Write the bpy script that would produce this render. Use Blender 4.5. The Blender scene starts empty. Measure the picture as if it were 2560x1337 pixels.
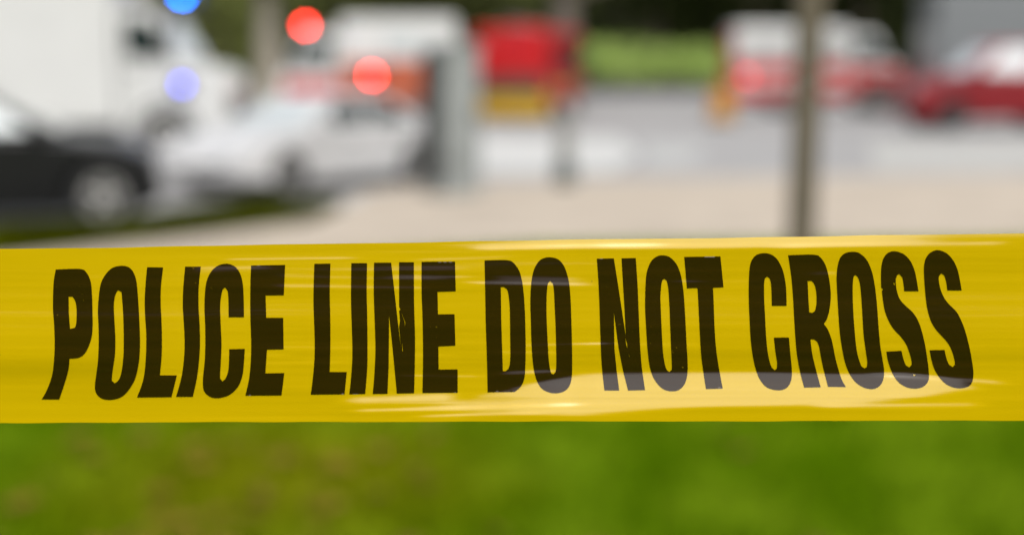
import bpy, bmesh, math, random
import numpy as np
from mathutils import Vector, Matrix
from mathutils.geometry import delaunay_2d_cdt

R = math.radians
PI = math.pi
SC = bpy.context.scene
COL = SC.collection
random.seed(7)
RNG = np.random.default_rng(11)

# ------------------------------------------------------------------ camera
FPX, CXP, CYP, HORIZON = 3555.0, 1280.0, 668.5, 170.0      # photo pixels (2560 x 1337)
EYE = Vector((0, 0, 1.65))
PITCH = math.atan((CYP - HORIZON) / FPX)
cam_d = bpy.data.cameras.new('camera')
cam = bpy.data.objects.new('camera', cam_d)
COL.objects.link(cam)
cam.location = EYE
cam.rotation_euler = (PI / 2 - PITCH, 0, 0)
cam_d.lens = 50.0
cam_d.sensor_width = 36.0
cam_d.sensor_fit = 'HORIZONTAL'
cam_d.clip_start = 0.05
cam_d.clip_end = 3000
TAPE_Y = 0.615                                             # distance of the tape
cam_d.dof.use_dof = True
cam_d.dof.focus_distance = 0.618
cam_d.dof.aperture_fstop = 3.2
cam_d.dof.aperture_blades = 0
SC.camera = cam

# ------------------------------------------------------------------ sky, sun, exposure
SUN_EL, SUN_AZ = R(58), R(158)                             # azimuth clockwise from +Y: behind the camera, to the right
world = bpy.data.worlds.new('World')
SC.world = world
world.use_nodes = True
wn, wl = world.node_tree.nodes, world.node_tree.links
bg = wn['Background']
sky = wn.new('ShaderNodeTexSky')
sky.sky_type = 'NISHITA'
sky.sun_disc = False
sky.sun_elevation = SUN_EL
sky.sun_rotation = SUN_AZ
sky.air_density = 1.0
sky.dust_density = 4.0
sky.ozone_density = 1.0
hs = wn.new('ShaderNodeHueSaturation')                     # overcast: a nearly colourless sky
hs.inputs['Saturation'].default_value = 0.25
wl.new(sky.outputs[0], hs.inputs['Color'])
wl.new(hs.outputs[0], bg.inputs['Color'])
bg.inputs['Strength'].default_value = 0.15

sun_d = bpy.data.lights.new('sun', 'SUN')
sun_d.energy = 1.5
sun_d.angle = R(100)
sun_d.color = (1.0, 0.97, 0.93)
sun = bpy.data.objects.new('sun', sun_d)
COL.objects.link(sun)
sd = Vector((math.sin(SUN_AZ) * math.cos(SUN_EL), math.cos(SUN_AZ) * math.cos(SUN_EL), math.sin(SUN_EL)))
sun.rotation_euler = sd.to_track_quat('Z', 'Y').to_euler()
sun.location = (3, -6, 12)

SC.view_settings.view_transform = 'Standard'
SC.view_settings.look = 'None'
SC.view_settings.exposure = 0.6
SC.view_settings.gamma = 1.0
SC.view_settings.use_curve_mapping = False
EXPO = 2 ** SC.view_settings.exposure
SC.render.engine = 'CYCLES'
SC.cycles.use_denoising = True
SC.cycles.max_bounces = 6
SC.cycles.caustics_reflective = False
SC.cycles.caustics_refractive = False

# ------------------------------------------------------------------ pixel helpers
FWD = Vector((0, math.cos(PITCH), -math.sin(PITCH)))
UP = Vector((0, math.sin(PITCH), math.cos(PITCH)))
RIGHT = Vector((1, 0, 0))
def ray(px, py):
    return RIGHT * ((px - CXP) / FPX) - UP * ((py - CYP) / FPX) + FWD
def on_ground(px, py, z=0.0):
    r = ray(px, py)
    return EYE + r * ((z - EYE.z) / r.z)
def at_depth(px, py, Y):
    r = ray(px, py)
    return EYE + r * (Y / r.y)

# ------------------------------------------------------------------ materials
MATS = {}
def mat(name, col, rough=0.5, metal=0.0, var=0.12, scale=6.0, bump=0.0, spec=0.5, coat=0.0, coords='Object', stretch=(1, 1, 1)):
    if name in MATS:
        return MATS[name]
    m = bpy.data.materials.new(name)
    m.use_nodes = True
    n, l = m.node_tree.nodes, m.node_tree.links
    p = n['Principled BSDF']
    tc = n.new('ShaderNodeTexCoord')
    mp = n.new('ShaderNodeMapping')
    mp.inputs['Scale'].default_value = stretch
    l.new(tc.outputs[coords], mp.inputs[0])
    nz = n.new('ShaderNodeTexNoise')
    nz.inputs['Scale'].default_value = scale
    nz.inputs['Detail'].default_value = 5
    l.new(mp.outputs[0], nz.inputs['Vector'])
    rp = n.new('ShaderNodeValToRGB')
    rp.color_ramp.elements[0].position = 0.3
    rp.color_ramp.elements[1].position = 0.7
    rp.color_ramp.elements[0].color = [c * (1 - var) for c in col] + [1]
    rp.color_ramp.elements[1].color = [min(1, c * (1 + var)) for c in col] + [1]
    l.new(nz.outputs[0], rp.inputs[0])
    l.new(rp.outputs[0], p.inputs['Base Color'])
    p.inputs['Roughness'].default_value = rough
    p.inputs['Metallic'].default_value = metal
    p.inputs['Specular IOR Level'].default_value = spec
    p.inputs['Coat Weight'].default_value = coat
    if bump:
        b = n.new('ShaderNodeBump')
        b.inputs['Strength'].default_value = bump
        b.inputs['Distance'].default_value = 0.02
        l.new(nz.outputs[0], b.inputs['Height'])
        l.new(b.outputs[0], p.inputs['Normal'])
    MATS[name] = m
    return m

def lamp_mat(name, col, strength):
    m = bpy.data.materials.new(name)
    m.use_nodes = True
    p = m.node_tree.nodes['Principled BSDF']
    p.inputs['Base Color'].default_value = (*col, 1)
    p.inputs['Emission Color'].default_value = (*col, 1)
    p.inputs['Emission Strength'].default_value = strength / EXPO
    MATS[name] = m
    return m

def leaf_mat(name, dark, light, scale=0.6):
    m = bpy.data.materials.new(name)
    m.use_nodes = True
    n, l = m.node_tree.nodes, m.node_tree.links
    p = n['Principled BSDF']
    geo = n.new('ShaderNodeNewGeometry')
    nz = n.new('ShaderNodeTexNoise')
    nz.inputs['Scale'].default_value = scale
    nz.inputs['Detail'].default_value = 4
    l.new(geo.outputs['Position'], nz.inputs['Vector'])
    add = n.new('ShaderNodeMath'); add.operation = 'MULTIPLY_ADD'
    add.inputs[1].default_value = 0.35
    l.new(geo.outputs['Random Per Island'], add.inputs[0])
    l.new(nz.outputs[0], add.inputs[2])
    rp = n.new('ShaderNodeValToRGB')
    rp.color_ramp.elements[0].position = 0.4
    rp.color_ramp.elements[1].position = 0.9
    rp.color_ramp.elements[0].color = (*dark, 1)
    rp.color_ramp.elements[1].color = (*light, 1)
    l.new(add.outputs[0], rp.inputs[0])
    l.new(rp.outputs[0], p.inputs['Base Color'])
    p.inputs['Roughness'].default_value = 0.7
    p.inputs['Specular IOR Level'].default_value = 0.12
    tr = n.new('ShaderNodeBsdfTranslucent')
    l.new(rp.outputs[0], tr.inputs['Color'])
    mx = n.new('ShaderNodeMixShader'); mx.inputs[0].default_value = 0.3
    l.new(p.outputs[0], mx.inputs[1]); l.new(tr.outputs[0], mx.inputs[2])
    l.new(mx.outputs[0], n['Material Output'].inputs[0])
    MATS[name] = m
    return m

# ------------------------------------------------------------------ object helpers
def tag(o, label=None, cat=None, group=None, kind=None):
    if label: o['label'] = label
    if cat: o['category'] = cat
    if group: o['group'] = group
    if kind: o['kind'] = kind
    return o
def thing(name, label, cat, loc=(0, 0, 0), rz=0.0, group=None):
    o = bpy.data.objects.new(name, None)
    o.empty_display_size = 0.3
    COL.objects.link(o)
    o.location = loc
    o.rotation_euler = (0, 0, rz)
    return tag(o, label, cat, group)
def link_mesh(name, me, m, parent=None, smooth=False, bevel=0.0, seg=2, angle=35):
    o = bpy.data.objects.new(name, me)
    COL.objects.link(o)
    if m is not None:
        me.materials.append(m)
    if parent is not None:
        o.parent = parent
    if smooth:
        me.polygons.foreach_set('use_smooth', [True] * len(me.polygons))
    if bevel:
        b = o.modifiers.new('bevel', 'BEVEL')
        b.width = bevel; b.segments = seg; b.limit_method = 'ANGLE'; b.angle_limit = R(angle)
    return o

class MB:
    def __init__(self):
        self.v, self.f = [], []
    def add(self, verts, faces):
        b = len(self.v)
        self.v += [tuple(p) for p in verts]
        self.f += [tuple(b + i for i in f) for f in faces]
        return self
    def box(self, x0, x1, y0, y1, z0, z1):
        vs = [(x, y, z) for z in (z0, z1) for y in (y0, y1) for x in (x0, x1)]
        return self.add(vs, [(0, 2, 3, 1), (4, 5, 7, 6), (0, 1, 5, 4), (2, 6, 7, 3), (0, 4, 6, 2), (1, 3, 7, 5)])
    def prism(self, prof, stations):
        """prof: (x,z) outline; stations: list of (y, function or None) -> loft across the width"""
        n = len(prof)
        vs, fs = [], []
        for (y, fn) in stations:
            for (x, z) in prof:
                a, c = fn(x, z) if fn else (x, z)
                vs.append((a, y, c))
        for k in range(len(stations) - 1):
            for i in range(n):
                j = (i + 1) % n
                fs.append((k * n + i, k * n + j, (k + 1) * n + j, (k + 1) * n + i))
        fs.append(tuple(reversed(range(n))))
        fs.append(tuple((len(stations) - 1) * n + i for i in range(n)))
        return self.add(vs, fs)
    def lathe(self, prof, axis='z', c=(0, 0, 0), n=24):
        """prof: (radius, height); closed ends where radius is 0"""
        vs, fs = [], []
        for (r, h) in prof:
            for k in range(n):
                a = 2 * PI * k / n
                p = (r * math.cos(a), r * math.sin(a), h)
                if axis == 'y': p = (p[0], p[2], p[1])
                if axis == 'x': p = (p[2], p[0], p[1])
                vs.append((p[0] + c[0], p[1] + c[1], p[2] + c[2]))
        for i in range(len(prof) - 1):
            for k in range(n):
                q = (k + 1) % n
                fs.append((i * n + k, i * n + q, (i + 1) * n + q, (i + 1) * n + k))
        fs.append(tuple(reversed(range(n))))
        fs.append(tuple((len(prof) - 1) * n + k for k in range(n)))
        return self.add(vs, fs)
    def tube(self, pts, rads, n=10):
        vs, fs = [], []
        pts = [Vector(p) for p in pts]
        for i, p in enumerate(pts):
            d = (pts[min(i + 1, len(pts) - 1)] - pts[max(i - 1, 0)]).normalized()
            a = d.orthogonal().normalized(); b = d.cross(a)
            for k in range(n):
                t = 2 * PI * k / n
                vs.append(p + (a * math.cos(t) + b * math.sin(t)) * rads[i])
        for i in range(len(pts) - 1):
            for k in range(n):
                q = (k + 1) % n
                fs.append((i * n + k, i * n + q, (i + 1) * n + q, (i + 1) * n + k))
        fs.append(tuple(reversed(range(n))))
        fs.append(tuple((len(pts) - 1) * n + k for k in range(n)))
        return self.add(vs, fs)
    def panel(self, quad, t=0.006):
        """a thin plate: polygon in 3-D, thickened along its normal"""
        q = [Vector(p) for p in quad]
        nrm = (q[1] - q[0]).cross(q[-1] - q[0]).normalized() * t
        n = len(q)
        vs = [p - nrm for p in q] + [p + nrm for p in q]
        fs = [tuple(reversed(range(n))), tuple(range(n, 2 * n))]
        fs += [(i, (i + 1) % n, n + (i + 1) % n, n + i) for i in range(n)]
        return self.add(vs, fs)
    def build(self, name, m, parent=None, smooth=False, bevel=0.0, seg=2, angle=35):
        me = bpy.data.meshes.new(name)
        me.from_pydata(self.v, [], self.f)
        bm = bmesh.new(); bm.from_mesh(me)
        bmesh.ops.recalc_face_normals(bm, faces=bm.faces)
        bm.to_mesh(me); bm.free()
        me.update()
        return link_mesh(name, me, m, parent, smooth, bevel, seg, angle)

def np_mesh(name, verts, faces, m, parent=None, smooth=False):
    me = bpy.data.meshes.new(name)
    nv, nf, k = len(verts), len(faces), faces.shape[1]
    me.vertices.add(nv)
    me.vertices.foreach_set('co', np.asarray(verts, dtype=np.float32).ravel())
    me.loops.add(nf * k)
    me.loops.foreach_set('vertex_index', np.asarray(faces, dtype=np.int32).ravel())
    me.polygons.add(nf)
    me.polygons.foreach_set('loop_start', np.arange(0, nf * k, k, dtype=np.int32))
    me.polygons.foreach_set('loop_total', np.full(nf, k, dtype=np.int32))
    me.update(calc_edges=True)
    me.validate()
    return link_mesh(name, me, m, parent, smooth)

# ================================================================== SETTING
M_ASPHALT = mat('asphalt', (0.235, 0.23, 0.225), 0.85, var=0.16, scale=0.8, bump=0.15)
M_PATH = mat('tan_concrete', (0.34, 0.288, 0.228), 0.85, var=0.12, scale=1.2, bump=0.1)
M_KERB = mat('kerb_concrete', (0.36, 0.35, 0.33), 0.85, var=0.1, scale=3)
M_PAINT = mat('road_paint', (0.40, 0.40, 0.385), 0.7, var=0.1, scale=5)
M_DULLPAINT = mat('dull_road_paint', (0.32, 0.315, 0.295), 0.75, var=0.12, scale=4)
M_FARGRASS = mat('far_grass', (0.05, 0.08, 0.018), 0.9, var=0.35, scale=0.25)

def lawn_mat(name, dark, light, dry):
    m = bpy.data.materials.new(name)
    m.use_nodes = True
    n, l = m.node_tree.nodes, m.node_tree.links
    p = n['Principled BSDF']
    p.inputs['Roughness'].default_value = 0.9
    p.inputs['Specular IOR Level'].default_value = 0.0
    geo = n.new('ShaderNodeNewGeometry')
    n1 = n.new('ShaderNodeTexNoise'); n1.inputs['Scale'].default_value = 0.55; n1.inputs['Detail'].default_value = 3
    n2 = n.new('ShaderNodeTexNoise'); n2.inputs['Scale'].default_value = 3.0; n2.inputs['Detail'].default_value = 5
    l.new(geo.outputs['Position'], n1.inputs['Vector']); l.new(geo.outputs['Position'], n2.inputs['Vector'])
    r2 = n.new('ShaderNodeValToRGB')
    r2.color_ramp.elements[0].position = 0.40; r2.color_ramp.elements[1].position = 0.62
    r2.color_ramp.elements[0].color = (*dark, 1); r2.color_ramp.elements[1].color = (*light, 1)
    l.new(n2.outputs[0], r2.inputs[0])
    # a worn, dry patch of turf about 1.3 m left of the path of view
    sub = n.new('ShaderNodeVectorMath'); sub.operation = 'SUBTRACT'; sub.inputs[1].default_value = (-0.95, 5.2, 0.1)
    l.new(geo.outputs['Position'], sub.inputs[0])
    sc = n.new('ShaderNodeVectorMath'); sc.operation = 'MULTIPLY'; sc.inputs[1].default_value = (0.85, 0.75, 0)
    l.new(sub.outputs[0], sc.inputs[0])
    ln = n.new('ShaderNodeVectorMath'); ln.operation = 'LENGTH'
    l.new(sc.outputs[0], ln.inputs[0])
    ad = n.new('ShaderNodeMath'); ad.operation = 'MULTIPLY_ADD'; ad.inputs[1].default_value = 1.6
    l.new(n1.outputs[0], ad.inputs[0]); l.new(ln.outputs['Value'], ad.inputs[2])
    mr = n.new('ShaderNodeMapRange'); mr.inputs[1].default_value = 1.0; mr.inputs[2].default_value = 1.9
    mr.inputs[3].default_value = dry; mr.inputs[4].default_value = 0.0; mr.clamp = True
    l.new(ad.outputs[0], mr.inputs[0])
    mix = n.new('ShaderNodeMix'); mix.data_type = 'RGBA'
    l.new(mr.outputs[0], mix.inputs['Factor'])
    l.new(r2.outputs[0], mix.inputs['A'])
    mix.inputs['B'].default_value = (0.205, 0.18, 0.004, 1)
    l.new(mix.outputs['Result'], p.inputs['Base Color'])
    tr = n.new('ShaderNodeBsdfTranslucent')
    l.new(mix.outputs['Result'], tr.inputs['Color'])
    mx = n.new('ShaderNodeMixShader'); mx.inputs[0].default_value = 0.15
    l.new(p.outputs[0], mx.inputs[1]); l.new(tr.outputs[0], mx.inputs[2])
    l.new(mx.outputs[0], n['Material Output'].inputs[0])
    MATS[name] = m
    return m
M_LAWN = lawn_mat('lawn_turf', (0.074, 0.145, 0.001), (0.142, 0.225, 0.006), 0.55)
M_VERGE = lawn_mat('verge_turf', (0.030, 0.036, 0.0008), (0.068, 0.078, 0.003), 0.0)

def sheet(name, pts, m, kind='structure', top=0.0, bottom=None, parent=None):
    n = len(pts)
    mb = MB()
    if bottom is None:
        mb.add([(p[0], p[1], top) for p in pts], [tuple(range(n))])
    else:
        vs = [(p[0], p[1], top) for p in pts] + [(p[0], p[1], bottom) for p in pts]
        mb.add(vs, [tuple(range(n))] + [(i, n + i, n + (i + 1) % n, (i + 1) % n) for i in range(n)])
    o = mb.build(name, m, parent)
    if o.data.polygons[0].normal.z < 0:
        o.data.flip_normals()
    if kind: o['kind'] = kind
    return o

LZ = 0.10      # lawn, verge and path lie a kerb above the road
sheet('ground', [(-900, -900), (900, -900), (900, 1500), (-900, 1500)], M_FARGRASS, top=-0.06)
sheet('road', [(-120, 9.0), (120, 9.0), (120, 96), (-120, 96)], M_ASPHALT, top=0.0)

def gp(px, py, z=LZ):
    p = on_ground(px, py, z)
    return (p.x, p.y)
near_l, near_m, near_r = gp(0, 700), gp(1350, 612), gp(2560, 602)
sheet('lawn', [(-60, -60), (60, -60), (60, near_r[1] + 1.0), near_r, near_m, near_l, (-60, near_l[1] - 2.5)], M_LAWN, top=LZ, bottom=-0.05)
# the tan footway: a narrow band behind the black car, a wide corner to the right
corner = [gp(-10, 645), gp(400, 600), gp(780, 553), gp(880, 510), gp(930, 478), gp(1060, 458), gp(1500, 447), gp(2100, 441), gp(2560, 437)]
path_pts = [(-60, near_l[1] - 2.5 + 0.0), near_l, near_m, near_r, (60, near_r[1] + 1.0), (60, corner[-1][1] + 2.5)] + corner[::-1] + [(-60, corner[0][1] - 2.2)]
sheet('footway', path_pts, M_PATH, top=LZ - 0.005, bottom=-0.05)
kb = MB()
kp = corner[3:]
for a, b in zip(kp[:-1], kp[1:]):
    a, b = Vector((*a, 0)), Vector((*b, 0))
    d = (b - a).normalized(); nrm = Vector((-d.y, d.x, 0)) * 0.15
    kb.add([a, b, b + nrm, a + nrm] and [(*a.xy, -0.04), (*b.xy, -0.04), (*(b + nrm).xy, -0.04), (*(a + nrm).xy, -0.04),
            (*a.xy, LZ), (*b.xy, LZ), (*(b + nrm).xy, LZ), (*(a + nrm).xy, LZ)],
           [(4, 5, 6, 7), (0, 3, 2, 1), (0, 1, 5, 4), (2, 3, 7, 6), (1, 2, 6, 5), (3, 0, 4, 7)])
kb.build('kerb', M_KERB)['kind'] = 'structure'
# the grass verge between the footway and the parked cars
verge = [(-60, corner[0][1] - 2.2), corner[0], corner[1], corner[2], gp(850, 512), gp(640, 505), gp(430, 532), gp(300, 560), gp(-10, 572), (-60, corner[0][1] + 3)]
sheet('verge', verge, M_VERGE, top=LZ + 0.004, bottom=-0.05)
# broad white paint on the carriageway
for pts, pm in (([gp(1175, 338, 0), gp(1545, 344, 0), gp(1600, 385, 0), gp(1530, 428, 0), gp(1130, 434, 0)], M_PAINT),
            ([gp(2170, 356, 0), gp(2900, 352, 0), gp(2960, 418, 0), gp(2190, 424, 0)], M_DULLPAINT)):
    sheet('road_marking', pts, pm, top=0.004)
sheet('road_marking', [gp(1590, 356, 0), gp(1770, 362, 0), gp(1720, 412, 0), gp(1600, 416, 0), gp(1622, 385, 0)], mat('worn_paint', (0.31, 0.31, 0.30), 0.8, var=0.25, scale=3), top=0.004)

# grass blades
def blades(name, pos, m, h0, h1, w):
    n = len(pos)
    h = RNG.uniform(h0, h1, n); a = RNG.uniform(0, 2 * PI, n); ln = RNG.uniform(0.2, 0.9, n) * h
    b = RNG.uniform(0, 2 * PI, n)
    sx, sy = np.cos(a) * w / 2, np.sin(a) * w / 2
    v = np.zeros((n, 3, 3))
    v[:, 0] = pos + np.stack([sx, sy, np.zeros(n)], 1)
    v[:, 1] = pos - np.stack([sx, sy, np.zeros(n)], 1)
    v[:, 2] = pos + np.stack([np.cos(b) * ln, np.sin(b) * ln, h], 1)
    f = np.arange(n * 3).reshape(n, 3)
    return np_mesh(name, v.reshape(-1, 3), f, m)
N = 110000
Y = 3.6 + 10.0 * RNG.random(N) ** 1.3
X = (RNG.random(N) - 0.5) * (1.1 + Y * 0.86)
keep = Y < np.interp(X, [near_l[0], near_m[0], near_r[0]], [near_l[1], near_m[1], near_r[1]]) - 0.05
pos = np.stack([X[keep], Y[keep], np.full(keep.sum(), LZ)], 1)
tag(blades('lawn_grass', pos, M_LAWN, 0.03, 0.075, 0.012), 'short green lawn grass with dry patches below the tape', 'grass', kind='stuff')
vp = np.array(verge[1:9])
def in_poly(x, y, P):
    r = np.zeros(len(x), bool)
    for i in range(len(P)):
        (x1, y1), (x2, y2) = P[i], P[i - 1]
        c = ((y1 > y) != (y2 > y)) & (x < (x2 - x1) * (y - y1) / (y2 - y1 + 1e-12) + x1)
        r ^= c
    return r
X = RNG.uniform(vp[:, 0].min(), vp[:, 0].max(), 60000); Y = RNG.uniform(vp[:, 1].min(), vp[:, 1].max(), 60000)
k = in_poly(X, Y, vp)
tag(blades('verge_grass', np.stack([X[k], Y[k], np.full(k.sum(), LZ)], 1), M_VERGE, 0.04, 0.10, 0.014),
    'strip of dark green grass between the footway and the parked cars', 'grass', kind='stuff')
# fallen leaves in the worn part of the lawn
NL = 54
px = np.concatenate([RNG.normal(620, 250, 46), RNG.uniform(0, 2560, 8)]); py = RNG.uniform(1070, 1420, NL)
lv, lf = [], []
for i in range(NL):
    g = on_ground(px[i], py[i], LZ + 0.055)
    s = RNG.uniform(0.04, 0.08); a = RNG.uniform(0, 2 * PI); t = RNG.uniform(-0.3, 0.3, 2)
    base = len(lv)
    for (u, w) in ((-1, 0), (-0.4, 0.55), (0.3, 0.6), (1.1, 0), (0.3, -0.6), (-0.4, -0.55)):
        x, y = s * (u * math.cos(a) - w * math.sin(a)), s * (u * math.sin(a) + w * math.cos(a))
        lv.append((g.x + x, g.y + y, g.z + t[0] * x + t[1] * y + abs(w) * 0.2 * s))
    lf.append(tuple(range(base, base + 6)))
m = MB(); m.add(lv, lf)
tag(m.build('leaf_litter', leaf_mat('dry_leaf', (0.12, 0.09, 0.006), (0.22, 0.15, 0.014), 9)), 'dry ochre leaves scattered on the lawn below the tape', 'leaves', kind='stuff')

# ------------------------------------------------------------------ trees and hedge
M_BARK = mat('bark', (0.12, 0.095, 0.07), 0.9, var=0.4, scale=7, bump=0.6, stretch=(1, 1, 0.25))
M_PALEBARK = mat('pale_bark', (0.30, 0.265, 0.21), 0.9, var=0.3, scale=7, bump=0.5, stretch=(1, 1, 0.25))
M_LEAF_DARK = leaf_mat('leaf_dark', (0.006, 0.010, 0.001), (0.022, 0.030, 0.003))
M_LEAF_MID = leaf_mat('leaf_mid', (0.115, 0.14, 0.03), (0.29, 0.32, 0.10))
M_LEAF_OLIVE = leaf_mat('leaf_olive', (0.035, 0.045, 0.010), (0.12, 0.13, 0.04))
M_LEAF_LIGHT = leaf_mat('leaf_light', (0.30, 0.42, 0.10), (0.50, 0.62, 0.20))
def leaf_quads(centres, size, rng):
    n = len(centres)
    a = rng.normal(size=(n, 3)); a /= np.linalg.norm(a, axis=1)[:, None]
    b = rng.normal(size=(n, 3)); b -= a * (a * b).sum(1)[:, None]; b /= np.linalg.norm(b, axis=1)[:, None]
    s = rng.uniform(0.6, 1.2, (n, 1)) * size
    v = np.stack([centres - a * s, centres - b * s * 0.5 + a * s * 0.1, centres + a * s, centres + b * s * 0.5 + a * s * 0.1], 1)
    return v.reshape(-1, 3), np.arange(n * 4).reshape(n, 4)
def make_tree(name, label, loc, h, r, base, mleaf, mbark, tr, seed, leaves=4200, size=0.3, group=None, cat='tree'):
    rng = np.random.default_rng(seed); rd = random.Random(seed)
    t = thing(name, label, cat, loc, 0, group)
    mb = MB()
    lean = (rd.uniform(-.3, .3), rd.uniform(-.3, .3))
    tp = [(lean[0] * k * k, lean[1] * k * k, h * 0.8 * k) for k in (0, .04, .15, .35, .6, .85, 1)]
    mb.tube(tp, [tr * 1.5, tr * 1.1, tr, tr * .9, tr * .65, tr * .4, tr * .12], 12)
    ends = []
    for i in range(7):
        k = rd.uniform(.3, .8); a = i * 2.4 + rd.uniform(-.4, .4)
        p0 = Vector((lean[0] * k * k, lean[1] * k * k, h * .8 * k))
        L = r * rd.uniform(.6, .9)
        d = Vector((math.cos(a), math.sin(a), rd.uniform(.2, .7)))
        p1 = p0 + d * L * .5 + Vector((0, 0, .1 * L)); p2 = p0 + d * L
        mb.tube([p0, p1, p2], [tr * .4, tr * .25, tr * .08], 7)
    mb.build('trunk', mbark, t, smooth=True)
    nc = 90
    u = rng.normal(size=(nc, 3)); u /= np.linalg.norm(u, axis=1)[:, None]
    rad = rng.random(nc) ** 0.45
    zc = (base + h) / 2
    c = u * rad[:, None] * np.array([r, r, (h - base) / 2]) * rng.uniform(.8, 1.08, (nc, 1)) + np.array([lean[0] * .5, lean[1] * .5, zc])
    cl = c[rng.integers(0, nc, leaves)] + rng.normal(size=(leaves, 3)) * r * 0.15
    cl[:, 2] = np.maximum(cl[:, 2], 0.05)
    v, f = leaf_quads(cl, size, rng)
    np_mesh('crown', v, f, mleaf, t)
    return t
def gpt(px, Y, z=-0.06):
    return (at_depth(px, 300, Y).x, Y, z)
GT = 'trees behind the emergency vehicles'
make_tree('park_tree', 'leafy tree with pale trunk between the white truck and the ambulance', gpt(676, 62), 10, 3.6, 5.2, M_LEAF_MID, M_PALEBARK, .52, 1, group=GT)
make_tree('park_tree', 'mid green tree above the white ambulance roof', gpt(930, 78), 11, 5.2, 2.2, M_LEAF_OLIVE, M_BARK, .3, 2, group=GT)
make_tree('park_tree', 'olive green tree just above the grey cabinet', gpt(1165, 84), 10, 4.2, 2.0, M_LEAF_OLIVE, M_BARK, .3, 3, group=GT)
make_tree('park_tree', 'thick brown trunked tree behind the fire engine with yellow bumper', gpt(1412, 70), 12, 4.0, 5.8, M_LEAF_MID, mat('grey_bark', (0.15, 0.125, 0.10), 0.9, var=0.3, scale=7, bump=0.5, stretch=(1, 1, 0.25)), .75, 4, group=GT)
make_tree('park_tree', 'dark tree above the bright green shrubs', gpt(1640, 100), 13, 5.5, 3.4, M_LEAF_DARK, M_BARK, .4, 5, group=GT)
make_tree('park_tree', 'dark tree left of the wooden post behind the red and white truck', gpt(1880, 98), 14, 5.8, 3.0, M_LEAF_DARK, M_BARK, .4, 6, group=GT)
make_tree('park_tree', 'dark tree right of the wooden post behind the red and white truck', gpt(2150, 96), 13, 5.6, 2.4, M_LEAF_DARK, M_BARK, .4, 7, group=GT)
make_tree('park_tree', 'dark tree beside the grey van at the right edge', gpt(2420, 100), 13, 5.6, 2.4, M_LEAF_DARK, M_BARK, .4, 8, group=GT)
make_tree('park_tree', 'yellowish green tree behind the front of the white truck', gpt(560, 84), 10, 4.4, 1.2, M_LEAF_MID, M_BARK, .3, 9, group=GT)
make_tree('park_tree', 'dark tree rising behind the white truck box', gpt(250, 90), 12, 5.0, 2.4, M_LEAF_DARK, M_BARK, .35, 10, group=GT)
GS = 'bright green shrubs beyond the road'
make_tree('shrub', 'bright green shrub right beside the fire engine', gpt(1515, 92), 3.5, 1.9, 0.2, M_LEAF_LIGHT, M_BARK, .07, 21, 2600, .16, GS, 'shrub')
make_tree('shrub', 'bright green shrub, middle one of the three beyond the road', gpt(1622, 93), 3.3, 2.0, 0.2, M_LEAF_LIGHT, M_BARK, .07, 22, 2600, .16, GS, 'shrub')
make_tree('shrub', 'bright green shrub nearest the red and white truck', gpt(1730, 92), 3.3, 1.9, 0.2, M_LEAF_LIGHT, M_BARK, .07, 23, 2600, .16, GS, 'shrub')
# far wood that closes the view
NW = 26000
wc = np.stack([RNG.uniform(-75, 75, NW), RNG.uniform(122, 150, NW), 15 * RNG.random(NW) ** 0.8], 1)
wc[:, 2] *= 0.85 + 0.15 * np.sin(wc[:, 0] * 0.45) * np.cos(wc[:, 0] * 0.17)
v, f = leaf_quads(wc, 0.95, RNG)
tag(np_mesh('far_wood', v, f, leaf_mat('leaf_far', (0.012, 0.018, 0.004), (0.05, 0.06, 0.018), .15)), 'dark far wood closing the view behind the road', 'wood', kind='stuff')
# low dark wall below the shrubs, of single coping stones on a wall
M_STONE = mat('dark_stone', (0.06, 0.052, 0.056), 0.9, var=0.3, scale=3, bump=0.3)
wl_ = thing('low_wall', 'low dark stone wall along the foot of the bright green shrubs', 'wall', gpt(1640, 89.5, 0))
MB().box(-5.0, 5.4, -.2, .2, -.06, .62).build('wall_body', M_STONE, wl_, bevel=.02)
cop = None
for i in range(13):
    if cop is None:
        cop = MB().box(-.39, .39, -.26, .26, 0, .1).build('coping_stone', M_STONE, wl_, bevel=.015); c = cop
    else:
        c = cop.copy(); COL.objects.link(c)
    c.location = (-4.6 + i * .8, random.uniform(-.01, .01), .62)

# ================================================================== VEHICLES
M_BLACK = mat('black_paint', (0.004, 0.004, 0.0045), 0.3, var=0.2, scale=2, coat=0.0, spec=0.3)
M_WHITE = mat('white_paint', (0.54, 0.54, 0.52), 0.35, var=0.03, scale=2, coat=0.4)
M_SILVER = mat('silver_white_paint', (0.46, 0.455, 0.45), 0.3, var=0.04, scale=2, coat=0.5)
M_RED = mat('red_paint', (0.40, 0.003, 0.005), 0.4, var=0.1, scale=2, coat=0.1, spec=0.3)
M_DKRED = mat('dark_red_paint', (0.17, 0.003, 0.007), 0.4, var=0.1, scale=2, coat=0.1, spec=0.3)
M_ORANGE = mat('orange_stripe', (0.34, 0.06, 0.012), 0.4, var=0.1)
M_YELLOW = mat('yellow_bumper', (0.40, 0.235, 0.004), 0.45, var=0.15)
M_GREYPAINT = mat('grey_blue_paint', (0.135, 0.145, 0.15), 0.35, var=0.05, coat=0.4)
M_TYRE = mat('tyre_rubber', (0.012, 0.012, 0.012), 0.85, var=0.3, scale=20)
M_RIM = mat('alloy_rim', (0.40, 0.39, 0.365), 0.4, metal=0.7, var=0.08)
M_GLASS = mat('dark_glass', (0.02, 0.035, 0.035), 0.04, var=0.1, spec=1.0)
M_SKYGLASS = mat('sky_painted_glass', (0.42, 0.46, 0.46), 0.05, var=0.1, spec=1.0, coat=1.0)  # pale base colour paints in the bright sky reflected by the glass
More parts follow.
